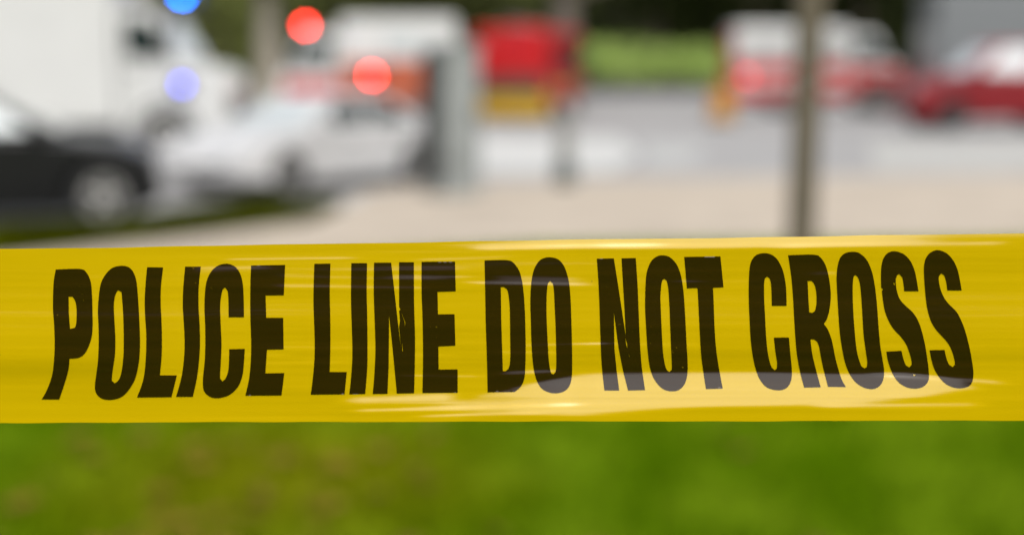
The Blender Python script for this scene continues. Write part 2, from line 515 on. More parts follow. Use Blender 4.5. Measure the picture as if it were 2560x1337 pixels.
M_DARKWIN = mat('dark_side_glass', (0.005, 0.014, 0.012), 0.08, var=0.1, spec=0.25)
M_TRIM = mat('black_trim', (0.02, 0.02, 0.02), 0.6, var=0.2)
M_CHROME = mat('chrome', (0.6, 0.6, 0.6), 0.15, metal=1.0, var=0.03)
M_ALU = mat('aluminium_shutter', (0.42, 0.42, 0.41), 0.45, metal=0.5, var=0.06)
M_HEAD = mat('headlamp_glass', (0.6, 0.6, 0.6), 0.1, metal=0.4, var=0.05)
M_TAIL = mat('tail_lamp', (0.30, 0.01, 0.01), 0.2, var=0.1)
L_RED = lamp_mat('red_flasher', (1.0, 0.025, 0.02), 44)
L_BLUE = lamp_mat('blue_flasher', (0.0, 0.16, 1.0), 55)
L_LAV = lamp_mat('pale_blue_flasher', (0.02, 0.04, 1.0), 12)

def wheel(parent, x, y, r, w, side, rimcol=None):
    """side = +1 or -1: which way the rim faces (local y)"""
    hw = w / 2
    prof = [(r * .62, -hw), (r * .9, -hw), (r * .985, -hw * .8), (r, -hw * .4), (r, hw * .4), (r * .985, hw * .8), (r * .9, hw), (r * .62, hw)]
    t = MB().lathe(prof, 'y', (0, 0, 0), 28).build('wheel', M_TYRE, parent, smooth=False, bevel=0)
    t.location = (x, y, r)
    m = MB()
    f = side * (hw + .004)
    m.lathe([(r * .66, f - side * .03), (r * .64, f), (r * .56, f), (r * .55, f - side * .05), (.02, f - side * .05)], 'y', (0, 0, 0), 28)
    m.lathe([(r * .18, f - side * .05), (r * .17, f), (.01, f + side * .004)], 'y', (0, 0, 0), 16)
    for k in range(5):
        a = 2 * PI * k / 5 + .3
        p0 = Vector((math.cos(a) * r * .12, f - side * .012, math.sin(a) * r * .12))
        p1 = Vector((math.cos(a) * r * .58, f - side * .012, math.sin(a) * r * .58))
        m.tube([p0, p1], [r * .10, r * .075], 6)
    m.build('rim', rimcol or M_RIM, t)
    return t

def arch(cx, r, n=9, z0=.22):
    a0 = math.asin((z0 - .32) / r)
    return [(cx + r * math.cos(a), .32 + r * math.sin(a)) for a in [a0 + (PI - 2 * a0) * k / n for k in range(n + 1)]]

def make_car(name, label, loc, rz, paint, glass, hatch=False, high=0.0, cat='car', nose=1.0, rim=None):
    """a saloon (or a taller SUV with hatch=True); forward is local +X"""
    t = thing(name, label, cat, loc, rz)
    W, H = .90, 1.45 + high
    k = high * .55
    z = lambda a: a + k if a > .5 else a + high * .2
    prof = [(-2.22, z(.34)), (-2.27, z(.58)), (-2.22, z(.92)), (-2.05, z(1.0)), (-1.0, z(1.0)), (.3, z(.985)), (1.0, z(.95)), (1.55, z(.88)), (2.0, z(.77)), (2.2, z(.64)), (2.27, z(.5)), (2.22, z(.27))]
    nz_ = lambda x: x if x < 1.78 else 1.78 + (x - 1.78) * nose
    prof = [(nz_(x), zz) for (x, zz) in prof]
    nd = nz_(2.27) - 2.27
    body = prof + [(1.38 + x - 0, zz + high * .2) for (x, zz) in [(p[0], p[1]) for p in arch(0, .39)]] + [(x - 1.33, zz + high * .2) for (x, zz) in arch(0, .39)]
    def inset(s):
        return lambda x, zz: (x * (1 - s * .5), .55 + (zz - .55) * (1 - s) if zz > .6 else zz)
    def plan(s):
        return lambda x, zz: (x * s, zz)
    st = [(-W, inset(.10)), (-W * .985, inset(.04)), (-W * .88, inset(.0)), (-W * .4, plan(1.012)), (W * .4, plan(1.012)), (W * .88, inset(.0)), (W * .985, inset(.04)), (W, inset(.10))]
    MB().prism(body, st).build('body', paint, t, bevel=.012)
    # greenhouse
    zb, zt = z(.96), H
    xr, xf = (-2.1 if hatch else -1.72), 1.02
    tr_, tf = (-1.85 if hatch else -.95), .22
    wb, wt = .80, .61
    g = MB()
    ring = lambda x0, x1, w, zz: [(x0, -w, zz), (x1, -w, zz), (x1, w, zz), (x0, w, zz)]
    vs = ring(xr, xf, wb, zb) + ring(tr_, tf, wt, zt - .05) + ring(tr_ + .12, tf - .14, wt - .12, zt)
    fs = [(0, 3, 2, 1), (8, 9, 10, 11)]
    for q in (0, 4):
        fs += [(q + i, q + (i + 1) % 4, q + 4 + (i + 1) % 4, q + 4 + i) for i in range(4)]
    g.add(vs, fs)
    roof = g.build('roof', paint, t, bevel=.03, seg=3)
    def lerp(a, b, s): return Vector(a) + (Vector(b) - Vector(a)) * s
    def face(a, b, c, d, m=(.07, .93, .1, .93)):
        P = lambda u, v: lerp(lerp(a, b, u), lerp(d, c, u), v)
        return [P(m[0], m[2]), P(m[1], m[2]), P(m[1], m[3]), P(m[0], m[3])]
    V = [Vector(p) for p in vs]
    MB().panel(face(V[1], V[2], V[6], V[5])).build('windscreen', M_SKYGLASS, t)
    MB().panel(face(V[3], V[0], V[4], V[7])).build('rear_window', glass, t)
    for (a, b, c, d) in ((V[0], V[1], V[5], V[4]), (V[3], V[2], V[6], V[7])):
        MB().panel(face(a, b, c, d, (.10, .47, .12, .92))).build('side_window', glass, t)
        MB().panel(face(a, b, c, d, (.51, .90, .12, .92))).build('side_window', glass, t)
    for s in (-1, 1):
        for (xa, xb) in ((-.95, -.02), (.0, .98)):
            dr = MB().panel([(xa, s * (W + .002), .34 + k * .6), (xb, s * (W + .002), .34 + k * .6), (xb, s * (W + .002), z(.86)), (xa, s * (W + .002), z(.86))], .004).build('door', paint, t)
            MB().box(xa + .06, xa + .24, s * (W + .006), s * (W + .03), z(.76), z(.79)).build('door_handle', M_TRIM, dr)
        wheel(t, 1.38, s * (W - .115), .33 + high * .12, .215, s, rim)
        wheel(t, -1.33, s * (W - .115), .33 + high * .12, .215, s, rim)
        MB().box(2.06 + nd, 2.255 + nd, min(s * .46, s * .80), max(s * .46, s * .80), z(.555), z(.655)).build('headlight', M_HEAD, t, bevel=.025)
        MB().box(-2.26, -2.12, s * .48, s * .80, z(.70), z(.86)).build('tail_light', M_TAIL, t, bevel=.01)
        mr = MB().box(.66, .80, s * .84, s * 1.04, z(.98), z(1.12)).build('mirror', paint, t, bevel=.03)
    MB().box(2.17 + nd, 2.285 + nd, -.55, .55, z(.40) - .02, z(.52)).build('grille', M_TRIM, t, bevel=.01)
    MB().box(2.10 + nd, 2.30 + nd, -.78, .78, .30 + high * .2, .42 + high * .2).build('bumper', paint, t, bevel=.03)
    MB().box(-2.31, -2.12, -.78, .78, .36 + high * .2, .52 + high * .2).build('bumper', paint, t, bevel=.03)
    MB().box(-1.98, 1.72, -.655, .655, .17 + high * .2, .70 + high * .2).build('underbody', M_TRIM, t)
    return t

b = on_ground(262, 575)
make_car('parked_car', 'black saloon car on the grass verge side, cut by the left edge', (b.x - 1.38 * math.cos(R(14)) - .9 * math.sin(R(14)), b.y - 1.38 * math.sin(R(14)) + .9, 0), R(14), M_BLACK, M_SKYGLASS, nose=.3)
make_car('parked_car', 'white saloon car parked at an angle left of the grey cabinet', (at_depth(782, 400, 20.0).x, 20.0, 0), PI + R(54), M_SILVER, M_DARKWIN).scale = (.97, .97, .88)

def make_truck(name, label, cat, loc, rz, paint, cabpaint, L, Wd, H, cab_x, cab_h, hood, low=None, split=1.5, wheels=(), wr=.45, glass=None, group=None):
    """box-bodied truck, forward +X, origin at the middle of its length on the ground.
    box from -L/2 to cab_x, cab from cab_x to the front; hood = length of bonnet (0: cab-over)"""
    t = thing(name, label, cat, loc, rz, group)
    w = Wd / 2
    x0, x1 = -L / 2, L / 2
    glass = glass or M_GLASS
    MB().box(x0 + .1, x1 - .3, -.45, .45, .42, .62).build('chassis', M_TRIM, t, bevel=.02)
    if low is None:
        MB().box(x0, cab_x - .05, -w, w, .62, H).build('box_body', paint, t, bevel=.06, seg=3)
    else:
        MB().box(x0, cab_x - .05, -w, w, .55, split - .002).build('lower_body', low, t, bevel=.03)
        MB().box(x0 + .01, cab_x - .06, -w + .012, w - .012, split + .002, H).build('upper_body', paint, t, bevel=.08, seg=3)
    # cab
    xw = x1 - hood                      # foot of the windscreen
    zc = cab_h
    zh = min(1.25 + .12 * wr, zc - .7) if hood else .9
    zh = zc - .95 if hood else 1.35
    sl = .45 if hood else .25           # windscreen slope
    prof = [(cab_x, .5), (cab_x, zc - .04), (cab_x + .06, zc), (xw - sl - .1, zc), (xw - sl, zc - .06), (xw, zh)]
    if hood:
        prof += [(x1 - .25, zh - .12), (x1 - .06, zh - .24), (x1, zh - .45), (x1, .5)]
    else:
        prof += [(x1 + .02, zh - .3), (x1, .5)]
    ins = lambda s: (lambda x, z: (cab_x + (x - cab_x) * (1 - s * .4), z if z < zh - .3 else zh - .3 + (z - zh + .3) * (1 - s * .6)))
    tum = .10
    def station(y, s): return (y, ins(s))
    MB().prism(prof, [station(-w + .03, .12), station(-w + .05, .05), station(-w + .16, 0), station(w - .16, 0), station(w - .05, .05), station(w - .03, .12)]).build('cab', cabpaint, t, bevel=.02)
    # glass
    a, b2 = Vector((xw + .012, 0, zh + .06)), Vector((xw - sl + .012, 0, zc - .12))
    yy = w - .2
    MB().panel([(a.x, -yy, a.z), (a.x, yy, a.z), (b2.x, yy * .95, b2.z), (b2.x, -yy * .95, b2.z)], .012).build('windscreen', M_SKYGLASS, t)
    for s in (-1, 1):
        q = [(cab_x + .15, s * (w - .022), zh + .06), (xw - .16, s * (w - .022), zh + .06), (xw - sl - .1, s * (w - .035), zc - .2), (cab_x + .15, s * (w - .035), zc - .2)]
        dr = MB().panel([(cab_x + .1, s * (w - .026), .62), (xw - .1, s * (w - .026), .62), (xw - .1, s * (w - .026), zh), (cab_x + .1, s * (w - .026), zh)], .006).build('door', cabpaint, t)
        MB().box(cab_x + .16, cab_x + .34, s * (w - .02), s * (w + .03), zh - .2, zh - .16).build('door_handle', M_TRIM, dr)
        MB().panel(q, .01).build('side_window', glass, t)
        m = MB(); m.box(xw - .28, xw - .14, s * (w + .06), s * (w + .27), zh + .12, zh + .58)
        m.box(xw - .24, xw - .18, s * (w - .05), s * (w + .1), zh + .3, zh + .36)
        m.build('mirror', M_TRIM, t, bevel=.015)
        MB().box(x1 - .08, x1 + .04, s * (w - .5), s * (w - .16), .82, 1.02).build('headlight', M_HEAD, t, bevel=.02)
        MB().box(x0 - .025, x0 + .03, s * (w - .3), s * (w - .1), .85, 1.15).build('tail_light', M_TAIL, t, bevel=.01)
        for xx in wheels:
            wheel(t, xx, s * (w - .16), wr, .3, s)
            arc = [(xx + (wr + .08) * math.cos(q_), wr + (wr + .08) * math.sin(q_)) for q_ in [PI * k_ / 10 for k_ in range(11)]]
            arc2 = [(xx + (wr + .13) * math.cos(q_), wr + (wr + .13) * math.sin(q_)) for q_ in [PI * k_ / 10 for k_ in range(10, -1, -1)]]
            MB().prism(arc + arc2, [(s * (w - .02), None), (s * (w + .035), None)]).build('wheel_arch', M_TRIM, t)
    gr = MB().box(x1 - .05, x1 + .035, -w + .55, w - .55, .75, min(zh - .5, 1.15) if hood else 1.15).build('grille', M_TRIM, t, bevel=.015)
    MB().box(x1 - .1, x1 + .16, -w + .05, w - .05, .42, .66).build('bumper', M_CHROME, t, bevel=.04)
    MB().box(x0 - .16, x0 + .05, -w + .06, w - .06, .42, .54).build('rear_step', M_ALU, t, bevel=.02)
    rd = MB().box(x0 - .022, x0 + .02, -w + .14, -.02, .75, H - .25).build('rear_door', paint if low is None else low, t, bevel=.01)
    rd2 = MB().box(x0 - .022, x0 + .02, .02, w - .14, .75, H - .25).build('rear_door', paint if low is None else low, t, bevel=.01)
    return t
def light_bar(t, x, y0, y1, z, lamps, m):
    lb = MB().box(x - .12, x + .12, y0, y1, z, z + .06).build('light_bar', M_TRIM, t, bevel=.02)
    for (yy, mm) in lamps:
        flasher(lb, (x, yy, z + .10), .085, mm)
    return lb
def flasher(parent, c, r, mm):
    """domed beacon lens on a short collar"""
    MB().lathe([(.0005, -r), (r * .55, -r * .85), (r * .9, -r * .4), (r, 0), (r * .9, r * .45), (r * .55, r * .85), (.0005, r)], 'z', c, 18).build('beacon_lens', mm, parent, smooth=True)
M_BLUELENS = mat('blue_lens', (0.02, 0.08, 0.4), 0.15, var=0.1)
M_REDLENS = mat('red_lens', (0.4, 0.01, 0.01), 0.15, var=0.1)

# white box truck, facing right
TY = 26.0
def xat(px, Y): return at_depth(px, 200, Y).x
front = xat(562, TY)
Lt = 7.4
wt_ = make_truck('box_truck', 'large white box truck with blue flashing lights behind the black car', 'truck', (front - Lt / 2, TY + 1.2, 0), 0, M_WHITE, M_WHITE, Lt, 2.4, 3.7, Lt / 2 - 1.95, 2.72, .8, wheels=(-1.9, 2.6), wr=.46, glass=M_DARKWIN)
def to_local(t, p):
    return t.matrix_basis.inverted() @ Vector(p)
p1 = to_local(wt_, at_depth(455, -10, TY + .7)); p2 = to_local(wt_, at_depth(455, 212, TY - .06))
lb = MB().box(p1.x - .95, p1.x + .14, -.95, .95, 2.725, p1.z - .07).build('light_bar', M_TRIM, wt_, bevel=.02)
flasher(lb, (p1.x, p1.y, p1.z), .068, L_BLUE)
flasher(lb, (p1.x, 0.5, p1.z), .066, M_BLUELENS)
sl_ = MB().lathe([(.001, -1.17), (.17, -1.17), (.17, -1.21), (.001, -1.21)], 'y', (p2.x, 0, p2.z), 16).build('side_marker', M_TRIM, wt_)
flasher(sl_, tuple(p2), .062, L_LAV)

# ambulance, facing left
AY = 40.0
af = xat(690, AY)
La = 5.0
am = make_truck('ambulance', 'white ambulance with red and orange stripe and red flashing lights', 'ambulance', (af + La / 2, AY + 1.05, 0), PI, M_WHITE, M_WHITE, La, 2.1, 3.02, La / 2 - 1.75, 2.62, .28, wheels=(-1.35, 1.7), wr=.38)
for s in (-1, 1):
    MB().box(-La / 2 + .05, La / 2 - 1.85, s * 1.052, s * 1.058, 1.02, 1.84).build('stripe', M_ORANGE, am)
    MB().box(La / 2 - 1.72, La / 2 - .2, s * 1.03, s * 1.045, .70, 1.32).build('stripe', M_RED, am)
    MB().box(-La / 2 + .05, La / 2 - 1.85, s * 1.052, s * 1.058, .66, .98).build('stripe', M_ORANGE, am)
    MB().box(-1.5, -.5, s * 1.053, s * 1.059, 2.0, 2.5).build('side_window', M_SKYGLASS, am)
q1 = to_local(am, at_depth(763, 65, AY + .5)); q2 = to_local(am, at_depth(930, 190, AY - .06))
lb = MB().box(q1.x - .13, q1.x + .13, -.8, .8, 2.622, q1.z - .09).build('light_bar', M_TRIM, am, bevel=.02)
flasher(lb, tuple(q1), .10, L_RED)
flasher(lb, (q1.x, -q1.y, q1.z), .10, M_REDLENS)
sm = MB().lathe([(.001, 1.05), (.36, 1.05), (.36, 1.08), (.001, 1.08)], 'y', (q2.x, 0, q2.z), 20).build('side_marker', mat('dark_red_housing', (0.10, 0.004, 0.004), 0.5), am)
flasher(sm, tuple(q2), .098, L_RED)

# fire engine seen from behind
def shutter(parent, name, x0, x1, y, z0, z1, s, ms=None):
    ms = ms or M_ALU
    d = MB().box(x0, x1, min(y, y + s * .012), max(y, y + s * .012), z0, z1).build(name, ms, parent)
    m = MB(); n = 9
    for i in range(n):
        za = z0 + (z1 - z0) * (i + .12) / n; zb = z0 + (z1 - z0) * (i + .88) / n
        m.box(x0 + .03, x1 - .03, min(y + s * .012, y + s * .022), max(y + s * .012, y + s * .022), za, zb)
    m.build('shutter_slats', ms, d)
FY = 44.0
fa = R(80)                                       # heading: away and a little to the right
fx = xat(1280, FY)
Lf = 8.0
fe = make_truck('fire_engine', 'red fire engine seen from behind with yellow rear bumper', 'fire engine', (fx + math.cos(fa) * Lf / 2, FY + math.sin(fa) * Lf / 2, 0), fa, M_RED, M_RED, Lf, 2.35, 2.85, Lf / 2 - 2.4, 2.9, 0, low=M_RED, split=1.35, wheels=(-2.0, 2.7), wr=.5)
MB().box(-Lf / 2 - .40, -Lf / 2 - .17, -1.15, 1.15, .14, .80).build('rear_bumper', M_YELLOW, fe, bevel=.03)
MB().box(-Lf / 2 - .05, -Lf / 2 - .026, -1.0, 1.0, .82, 1.30)  .build('rear_locker', mat('brown_grey_locker', (0.05, 0.035, 0.026), 0.6), fe, bevel=.01)
MB().box(-Lf / 2 - .06, -Lf / 2 - .026, -1.1, 1.1, 1.32, 1.40).build('step', M_TRIM, fe, bevel=.01)
for s in (-1, 1):
    for i in range(3):
        shutter(fe, 'locker_shutter', -Lf / 2 + .3 + i * 1.6, -Lf / 2 + 1.7 + i * 1.6, s * 1.176, 1.42, 2.5, s, M_DKRED)
    MB().box(-Lf / 2 + .02, Lf / 2 - 2.5, s * 1.176, s * 1.182, .95, 1.15).build('stripe', M_YELLOW, fe)
ld = MB()
for yy in (-.25, .25): ld.tube([(-3.9, yy, 3.0), (1.2, yy, 3.0)], [.035, .035], 8)
ld.build('ladder_rail', M_ALU, fe)
rung = None
for i in range(15):
    if rung is None:
        rung = MB().tube([(0, -.25, 0), (0, .25, 0)], [.018, .018], 8).build('ladder_rung', M_ALU, fe); r_ = rung
    else:
        r_ = rung.copy(); COL.objects.link(r_)
    r_.location = (-3.75 + i * .34, 0, 3.0)

# red and white rescue truck, side on, facing right
RY = 51.0
rx0, rx1 = xat(1835, RY), xat(2262, RY)
Lr = rx1 - rx0
rt = make_truck('rescue_truck', 'red and white rescue truck side on behind the wooden post', 'truck', ((rx0 + rx1) / 2, RY + 1.2, 0), 0, M_WHITE, M_WHITE, Lr, 2.4, 3.12, Lr / 2 - 2.0, 2.85, .55, low=M_RED, split=1.78, wheels=(xat(1968, RY) - (rx0 + rx1) / 2, Lr / 2 - .95), wr=.6)
for s in (-1, 1):
    MB().box(-Lr / 2 + .02, Lr / 2 - 2.08, s * 1.203, s * 1.209, 1.0, 1.28).build('stripe', M_WHITE, rt)
    MB().box(Lr / 2 - 1.95, Lr / 2 - .06, s * 1.176, s * 1.186, .72, 1.62).build('stripe', M_RED, rt)
    for i in range(2):
        shutter(rt, 'locker_shutter', -Lr / 2 + .3 + i * 1.9, -Lr / 2 + 1.95 + i * 1.9, s * 1.19, 1.9, 2.75, s)

# red SUV at the right edge, facing left
SY = 37.5
make_car('parked_car', 'dark red sport utility car cut by the right edge', (xat(2268, SY) + 2.27 * 1.12, SY + .9, 0), PI + R(6), M_DKRED, M_SKYGLASS, hatch=True, high=.58, rim=M_TRIM)
for o in [o for o in bpy.data.objects if o.get('label', '').startswith('dark red sport')]:
    o.scale = (1.12, 1.12, 1.12)
suv = [o for o in bpy.data.objects if o.get('label', '').startswith('dark red sport')][0]
L_WEAKRED = lamp_mat('dim_red_lamp', (1.0, 0.05, 0.07), 5.5)
bpy.context.view_layer.update()
k0 = suv.matrix_world.inverted() @ at_depth(2374, 212, SY - .16)
hl = MB().lathe([(.001, .90), (.07, .90), (.06, k0.y - .02), (.001, k0.y - .02)], 'y', (k0.x, 0, k0.z), 14).build('lamp_bracket', M_TRIM, suv)
flasher(hl, tuple(k0), .075, L_WEAKRED)
k1 = to_local(rt, at_depth(1868, 192, RY - .08))
rl = MB().box(k1.x - .13, k1.x + .13, -1.24, -1.2, k1.z - .13, k1.z + .13).build('side_marker', M_TRIM, rt, bevel=.01)
flasher(rl, tuple(k1), .10, L_WEAKRED)
# grey box truck behind it
GY = 45.0
make_truck('delivery_truck', 'tall grey box truck behind the dark red car', 'truck', (xat(2338, GY) + 3.6, GY + 1.2, 0), 0, M_GREYPAINT, M_GREYPAINT, 7.2, 2.4, 4.1, 1.5, 2.9, .8, wheels=(-2.2, 2.5), wr=.46)

# ================================================================== STREET FURNITURE
# grey utility cabinet
M_CAB = mat('grey_cabinet_steel', (0.215, 0.23, 0.223), 0.5, var=0.06, scale=3)
c0 = on_ground(1128, 488, LZ)
cb = thing('utility_cabinet', 'tall grey steel utility cabinet standing on the tan footway', 'cabinet', (c0.x, c0.y + .26, LZ - .005), R(33))
MB().box(-.285, .285, -.255, .255, 0, .12).build('plinth', M_CAB, cb, bevel=.01)
MB().box(-.27, .27, -.24, .24, .12, 1.78).build('housing', M_CAB, cb, bevel=.012)
MB().prism([(-.31, 1.782), (.31, 1.782), (.29, 1.83), (0, 1.87), (-.29, 1.83)], [(-.28, None), (.28, None)]).build('roof_cap', M_CAB, cb, bevel=.008)
MB().box(-.284, -.272, -.235, .235, .14, 1.76).build('shade_panel', mat('cabinet_shade_tone', (0.022, 0.024, 0.021), 0.7), cb, bevel=.004)  # near-black plate added to give the left face a shaded tone
dr = MB().box(-.235, .235, -.256, -.238, .2, 1.7).build('door', M_CAB, cb, bevel=.006)
MB().box(.15, .19, -.285, -.257, .9, 1.06).build('handle', M_TRIM, dr, bevel=.005)
for i in range(6):
    MB().box(-.16, .16, -.264, -.257, .32 + i * .045, .345 + i * .045).build('vent_slat', M_CAB, dr)
for z in (.4, 1.5):
    MB().lathe([(.014, -.05), (.014, .05)], 'z', (-.24, -.258, z), 10).build('hinge', M_TRIM, dr)

# grey bollard
b0 = on_ground(1412, 462, LZ)
bo = thing('bollard', 'slim grey bollard with dark foot right of the cabinet', 'bollard', (b0.x, b0.y, LZ - .005))
M_BOL = mat('bollard_grey', (0.19, 0.19, 0.175), 0.6, var=0.1)
M_BOLD = mat('bollard_dark', (0.07, 0.085, 0.08), 0.7, var=0.2)
MB().lathe([(.15, 0), (.15, .26), (.125, .3)], 'z', (0, 0, 0), 20).build('foot', M_BOLD, bo, smooth=False, bevel=.01)
MB().lathe([(.11, .301), (.11, .9), (.10, .95)], 'z', (0, 0, 0), 20).build('shaft', M_BOL, bo)
MB().lathe([(.105, .951), (.09, .99), (.05, 1.01), (.001, 1.02)], 'z', (0, 0, 0), 20).build('cap', M_BOL, bo, smooth=True)

# weathered wooden post in the lawn
PY_ = 7.6
M_WOOD = mat('weathered_wood', (0.098, 0.078, 0.052), 0.85, var=0.3, scale=14, bump=0.4, stretch=(1, 1, .12))
pb = at_depth(2003, 590, PY_); pt = at_depth(2036, -260, PY_)
lean = (pt.x - pb.x) / (pt.z - pb.z)
wp = thing('wooden_post', 'weathered grey brown wooden post leaning slightly right behind the tape', 'post', (pb.x - lean * (pb.z - LZ), PY_, LZ - .02))
wp.rotation_euler = (0, math.atan(lean), R(0))
hp = pt.z - LZ
MB().box(-.068, .068, -.068, .068, 0, hp - .06).build('shaft', M_WOOD, wp, bevel=.012)
MB().add([(-.072, -.072, hp - .059), (.072, -.072, hp - .059), (.072, .072, hp - .059), (-.072, .072, hp - .059), (-.012, -.012, hp), (.012, -.012, hp), (.012, .012, hp), (-.012, .012, hp)],
         [(0, 3, 2, 1), (4, 5, 6, 7), (0, 1, 5, 4), (1, 2, 6, 5), (2, 3, 7, 6), (3, 0, 4, 7)]).build('cap', M_WOOD, wp, bevel=.006)

# orange traffic drum
d0 = on_ground(1803, 308, 0)
td = thing('traffic_drum', 'small orange traffic drum on the road left of the rescue truck', 'traffic drum', (d0.x, d0.y, 0))
td.scale = (1.2, 1.2, 1.1)
M_DRUM = mat('drum_orange', (0.42, 0.185, 0.006), 0.5, var=0.12)
MB().lathe([(.42, 0), (.42, .06), (.36, .09)], 'z', (0, 0, 0), 24).build('base', M_TYRE, td)
MB().lathe([(.31, .091), (.30, .38), (.285, .39), (.28, .66), (.265, .67), (.25, .95), (.2, .98)], 'z', (0, 0, 0), 24).build('drum', M_DRUM, td)
MB().tube([(-.1, 0, .97), (-.08, 0, 1.06), (.08, 0, 1.06), (.1, 0, .97)], [.018] * 4, 8).build('handle', M_DRUM, td)

# ================================================================== BARRIER TAPE
MMPX = TAPE_Y / FPX                                 # metres per photo pixel at the tape
def tape_top(x): return 622.0 - 0.0154 * x + 1.1 * np.sin(x / 173.0) * np.sin(x / 411.0 + 1) + 0.6 * np.sin(x / 47.0 + 2) * np.sin(x / 260.0)
def tape_bot(x): return 1056.5 - 0.0026 * x + 0.9 * np.sin(x / 211.0 + 2) * np.sin(x / 350.0) + 0.6 * np.sin(x / 39.0) * np.sin(x / 190.0 + 1)
XS = np.concatenate([np.linspace(-17000, -150, 90), np.linspace(-120, 2680, 440), np.linspace(2710, 19500, 90)])
NV = 240
VS = np.linspace(0, 1, NV)
PXG, VG = np.meshgrid(XS, VS, indexing='ij')
PYG = tape_top(PXG) + VG * (tape_bot(PXG) - tape_top(PXG))
def sstep(a, b, x):
    t = np.clip((x - a) / (b - a), 0, 1); return t * t * (3 - 2 * t)
def gauss(x, c, w): return np.exp(-((x - c) / w) ** 2)
def vnoise(x, y, seed):
    """smooth value noise on a numpy grid"""
    r = np.random.default_rng(seed); tab = r.uniform(-1, 1, (256, 256))
    xi, yi = np.floor(x).astype(int), np.floor(y).astype(int)
    fx, fy = x - xi, y - yi
    fx, fy = fx * fx * (3 - 2 * fx), fy * fy * (3 - 2 * fy)
    g = lambda a, b: tab[a % 256, b % 256]
    return (g(xi, yi) * (1 - fx) + g(xi + 1, yi) * fx) * (1 - fy) + (g(xi, yi + 1) * (1 - fx) + g(xi + 1, yi + 1) * fx) * fy
# slope of the sheet (towards the viewer going down): faces the sky where positive
S = np.full_like(PXG, -0.03)
wx = sstep(1080, 1500, PXG) * (1 - 0.75 * sstep(2250, 2560, PXG))
warp = 26 * vnoise(PXG / 420, PYG / 60, 3) + 8 * vnoise(PXG / 160, PYG / 20, 4)
ylow0 = 922 + (1 - wx) * 70 + 0.012 * np.clip(PXG - 1900, 0, 800) + 0.22 * warp      # upper rim of the rolled lower fold
ylow1 = 1044 - 0.055 * np.clip(PXG - 1450, 0, 1100) + 0.3 * warp - 8 * (1 - wx)
fold = sstep(ylow0 - 3, ylow0 + 18, PYG) * (1 - sstep(ylow1 - 14, ylow1 + 6, PYG))
fx_ = sstep(900, 1380, PXG) * (1 - 0.45 * sstep(2200, 2600, PXG))
S += 0.35 * fold * fx_
rim = PYG - tape_top(PXG)
rw = 24 + 0.35 * warp
S += 0.36 * (1 - sstep(rw - 9, rw + 5, rim)) * sstep(1050, 1650, PXG + 6 * rim) * (1 - .75 * sstep(2100, 2420, PXG))
S -= 0.16 * gauss(PYG, 895, 34) * (0.35 + 0.65 * sstep(1000, 1800, PXG))      # turned down just above the fold
S -= 0.10 * gauss(PYG, 665, 40) * sstep(1300, 2200, PXG)
S += 0.05 * gauss(PYG, 790, 50)
S -= 0.22 * gauss(PYG, 925, 26) * (1 - sstep(150, 520, PXG))                     # darker roll at the left end
S -= 0.08 * sstep(880, 1000, PYG) * (1 - fx_)                                    # left: the lower edge turns slightly away
S += 0.10 * sstep(985, 1050, PYG) * (1 - sstep(500, 1100, PXG))
# long fine creases
for (xa, xb, ya, yb, wd, am_) in ((520, 930, 650, 645, 3, .22), (1000, 1330, 652, 640, 4, .12), (1120, 1520, 706, 713, 4, .24), (640, 1160, 688, 700, 5, .12), (1240, 1560, 866, 858, 4, .22),
                                  (560, 900, 908, 906, 3, .16), (880, 1160, 882, 890, 5, .12), (300, 620, 945, 930, 3, .14), (930, 1260, 938, 942, 4, .24), (700, 1100, 898, 903, 7, .08),
                                  (1200, 1450, 935, 925, 6, .3), (1500, 1800, 700, 702, 7, .08), (150, 600, 690, 684, 6, .07), (430, 1200, 680, 672, 4, .08), (820, 1180, 1002, 992, 10, .42),
                                  (840, 1500, 1028, 1010, 5, .35), (1000, 1400, 1042, 1030, 4, .3), (2150, 2560, 934, 960, 7, .25), (2000, 2500, 1015, 1010, 8, .25), (1150, 1700, 622, 612, 5, .3),
                                  (1900, 2560, 618, 608, 6, .2), (1950, 2150, 680, 680, 4, .09), (2100, 2500, 866, 870, 6, .06), (640, 1120, 716, 722, 7, .16), (930, 1230, 690, 694, 6, .16), (1180, 1500, 694, 700, 8, .15), (600, 1050, 868, 872, 6, .15),
                                  (500, 760, 885, 889, 5, .15), (1180, 1460, 878, 884, 8, .16), (1420, 1800, 860, 862, 5, .14), (1960, 2160, 686, 684, 6, .14), (440, 720, 672, 668, 5, .15), (1640, 2000, 705, 702, 6, .10)):
    yc = ya + (yb - ya) * (PXG - xa) / (xb - xa)
    S += am_ * gauss(PYG, yc, wd) * sstep(xa, xa + 90, PXG) * (1 - sstep(xb - 90, xb, PXG))
S += (0.4 + 0.6 * sstep(250, 900, PXG)) * (1 - 0.45 * sstep(1500, 2100, PXG)) * (0.045 * vnoise(PXG / 900, PYG / 60, 5) + 0.055 * vnoise(PXG / 600, PYG / 14, 6) + 0.05 * vnoise(PXG / 350, PYG / 6, 7))
B = np.cumsum(S, axis=1) * ((PYG[:, 1:2] - PYG[:, 0:1]) * MMPX)
B -= B[:, NV // 2:NV // 2 + 1]
B += 0.004 * np.sin(PXG / 1900.0)
def tape_points(PX, PY, Bv, lift=0.0):
    rx = (PX - CXP) / FPX; ru = -(PY - CYP) / FPX
    ry = ru * UP.y + FWD.y; rz = ru * UP.z + FWD.z
    t = (TAPE_Y - Bv - lift) / ry
    return np.stack([rx * t, ry * t, EYE.z + rz * t], -1)
P3 = tape_points(PXG, PYG, B)
nx = len(XS)
idx = np.arange(nx * NV).reshape(nx, NV)
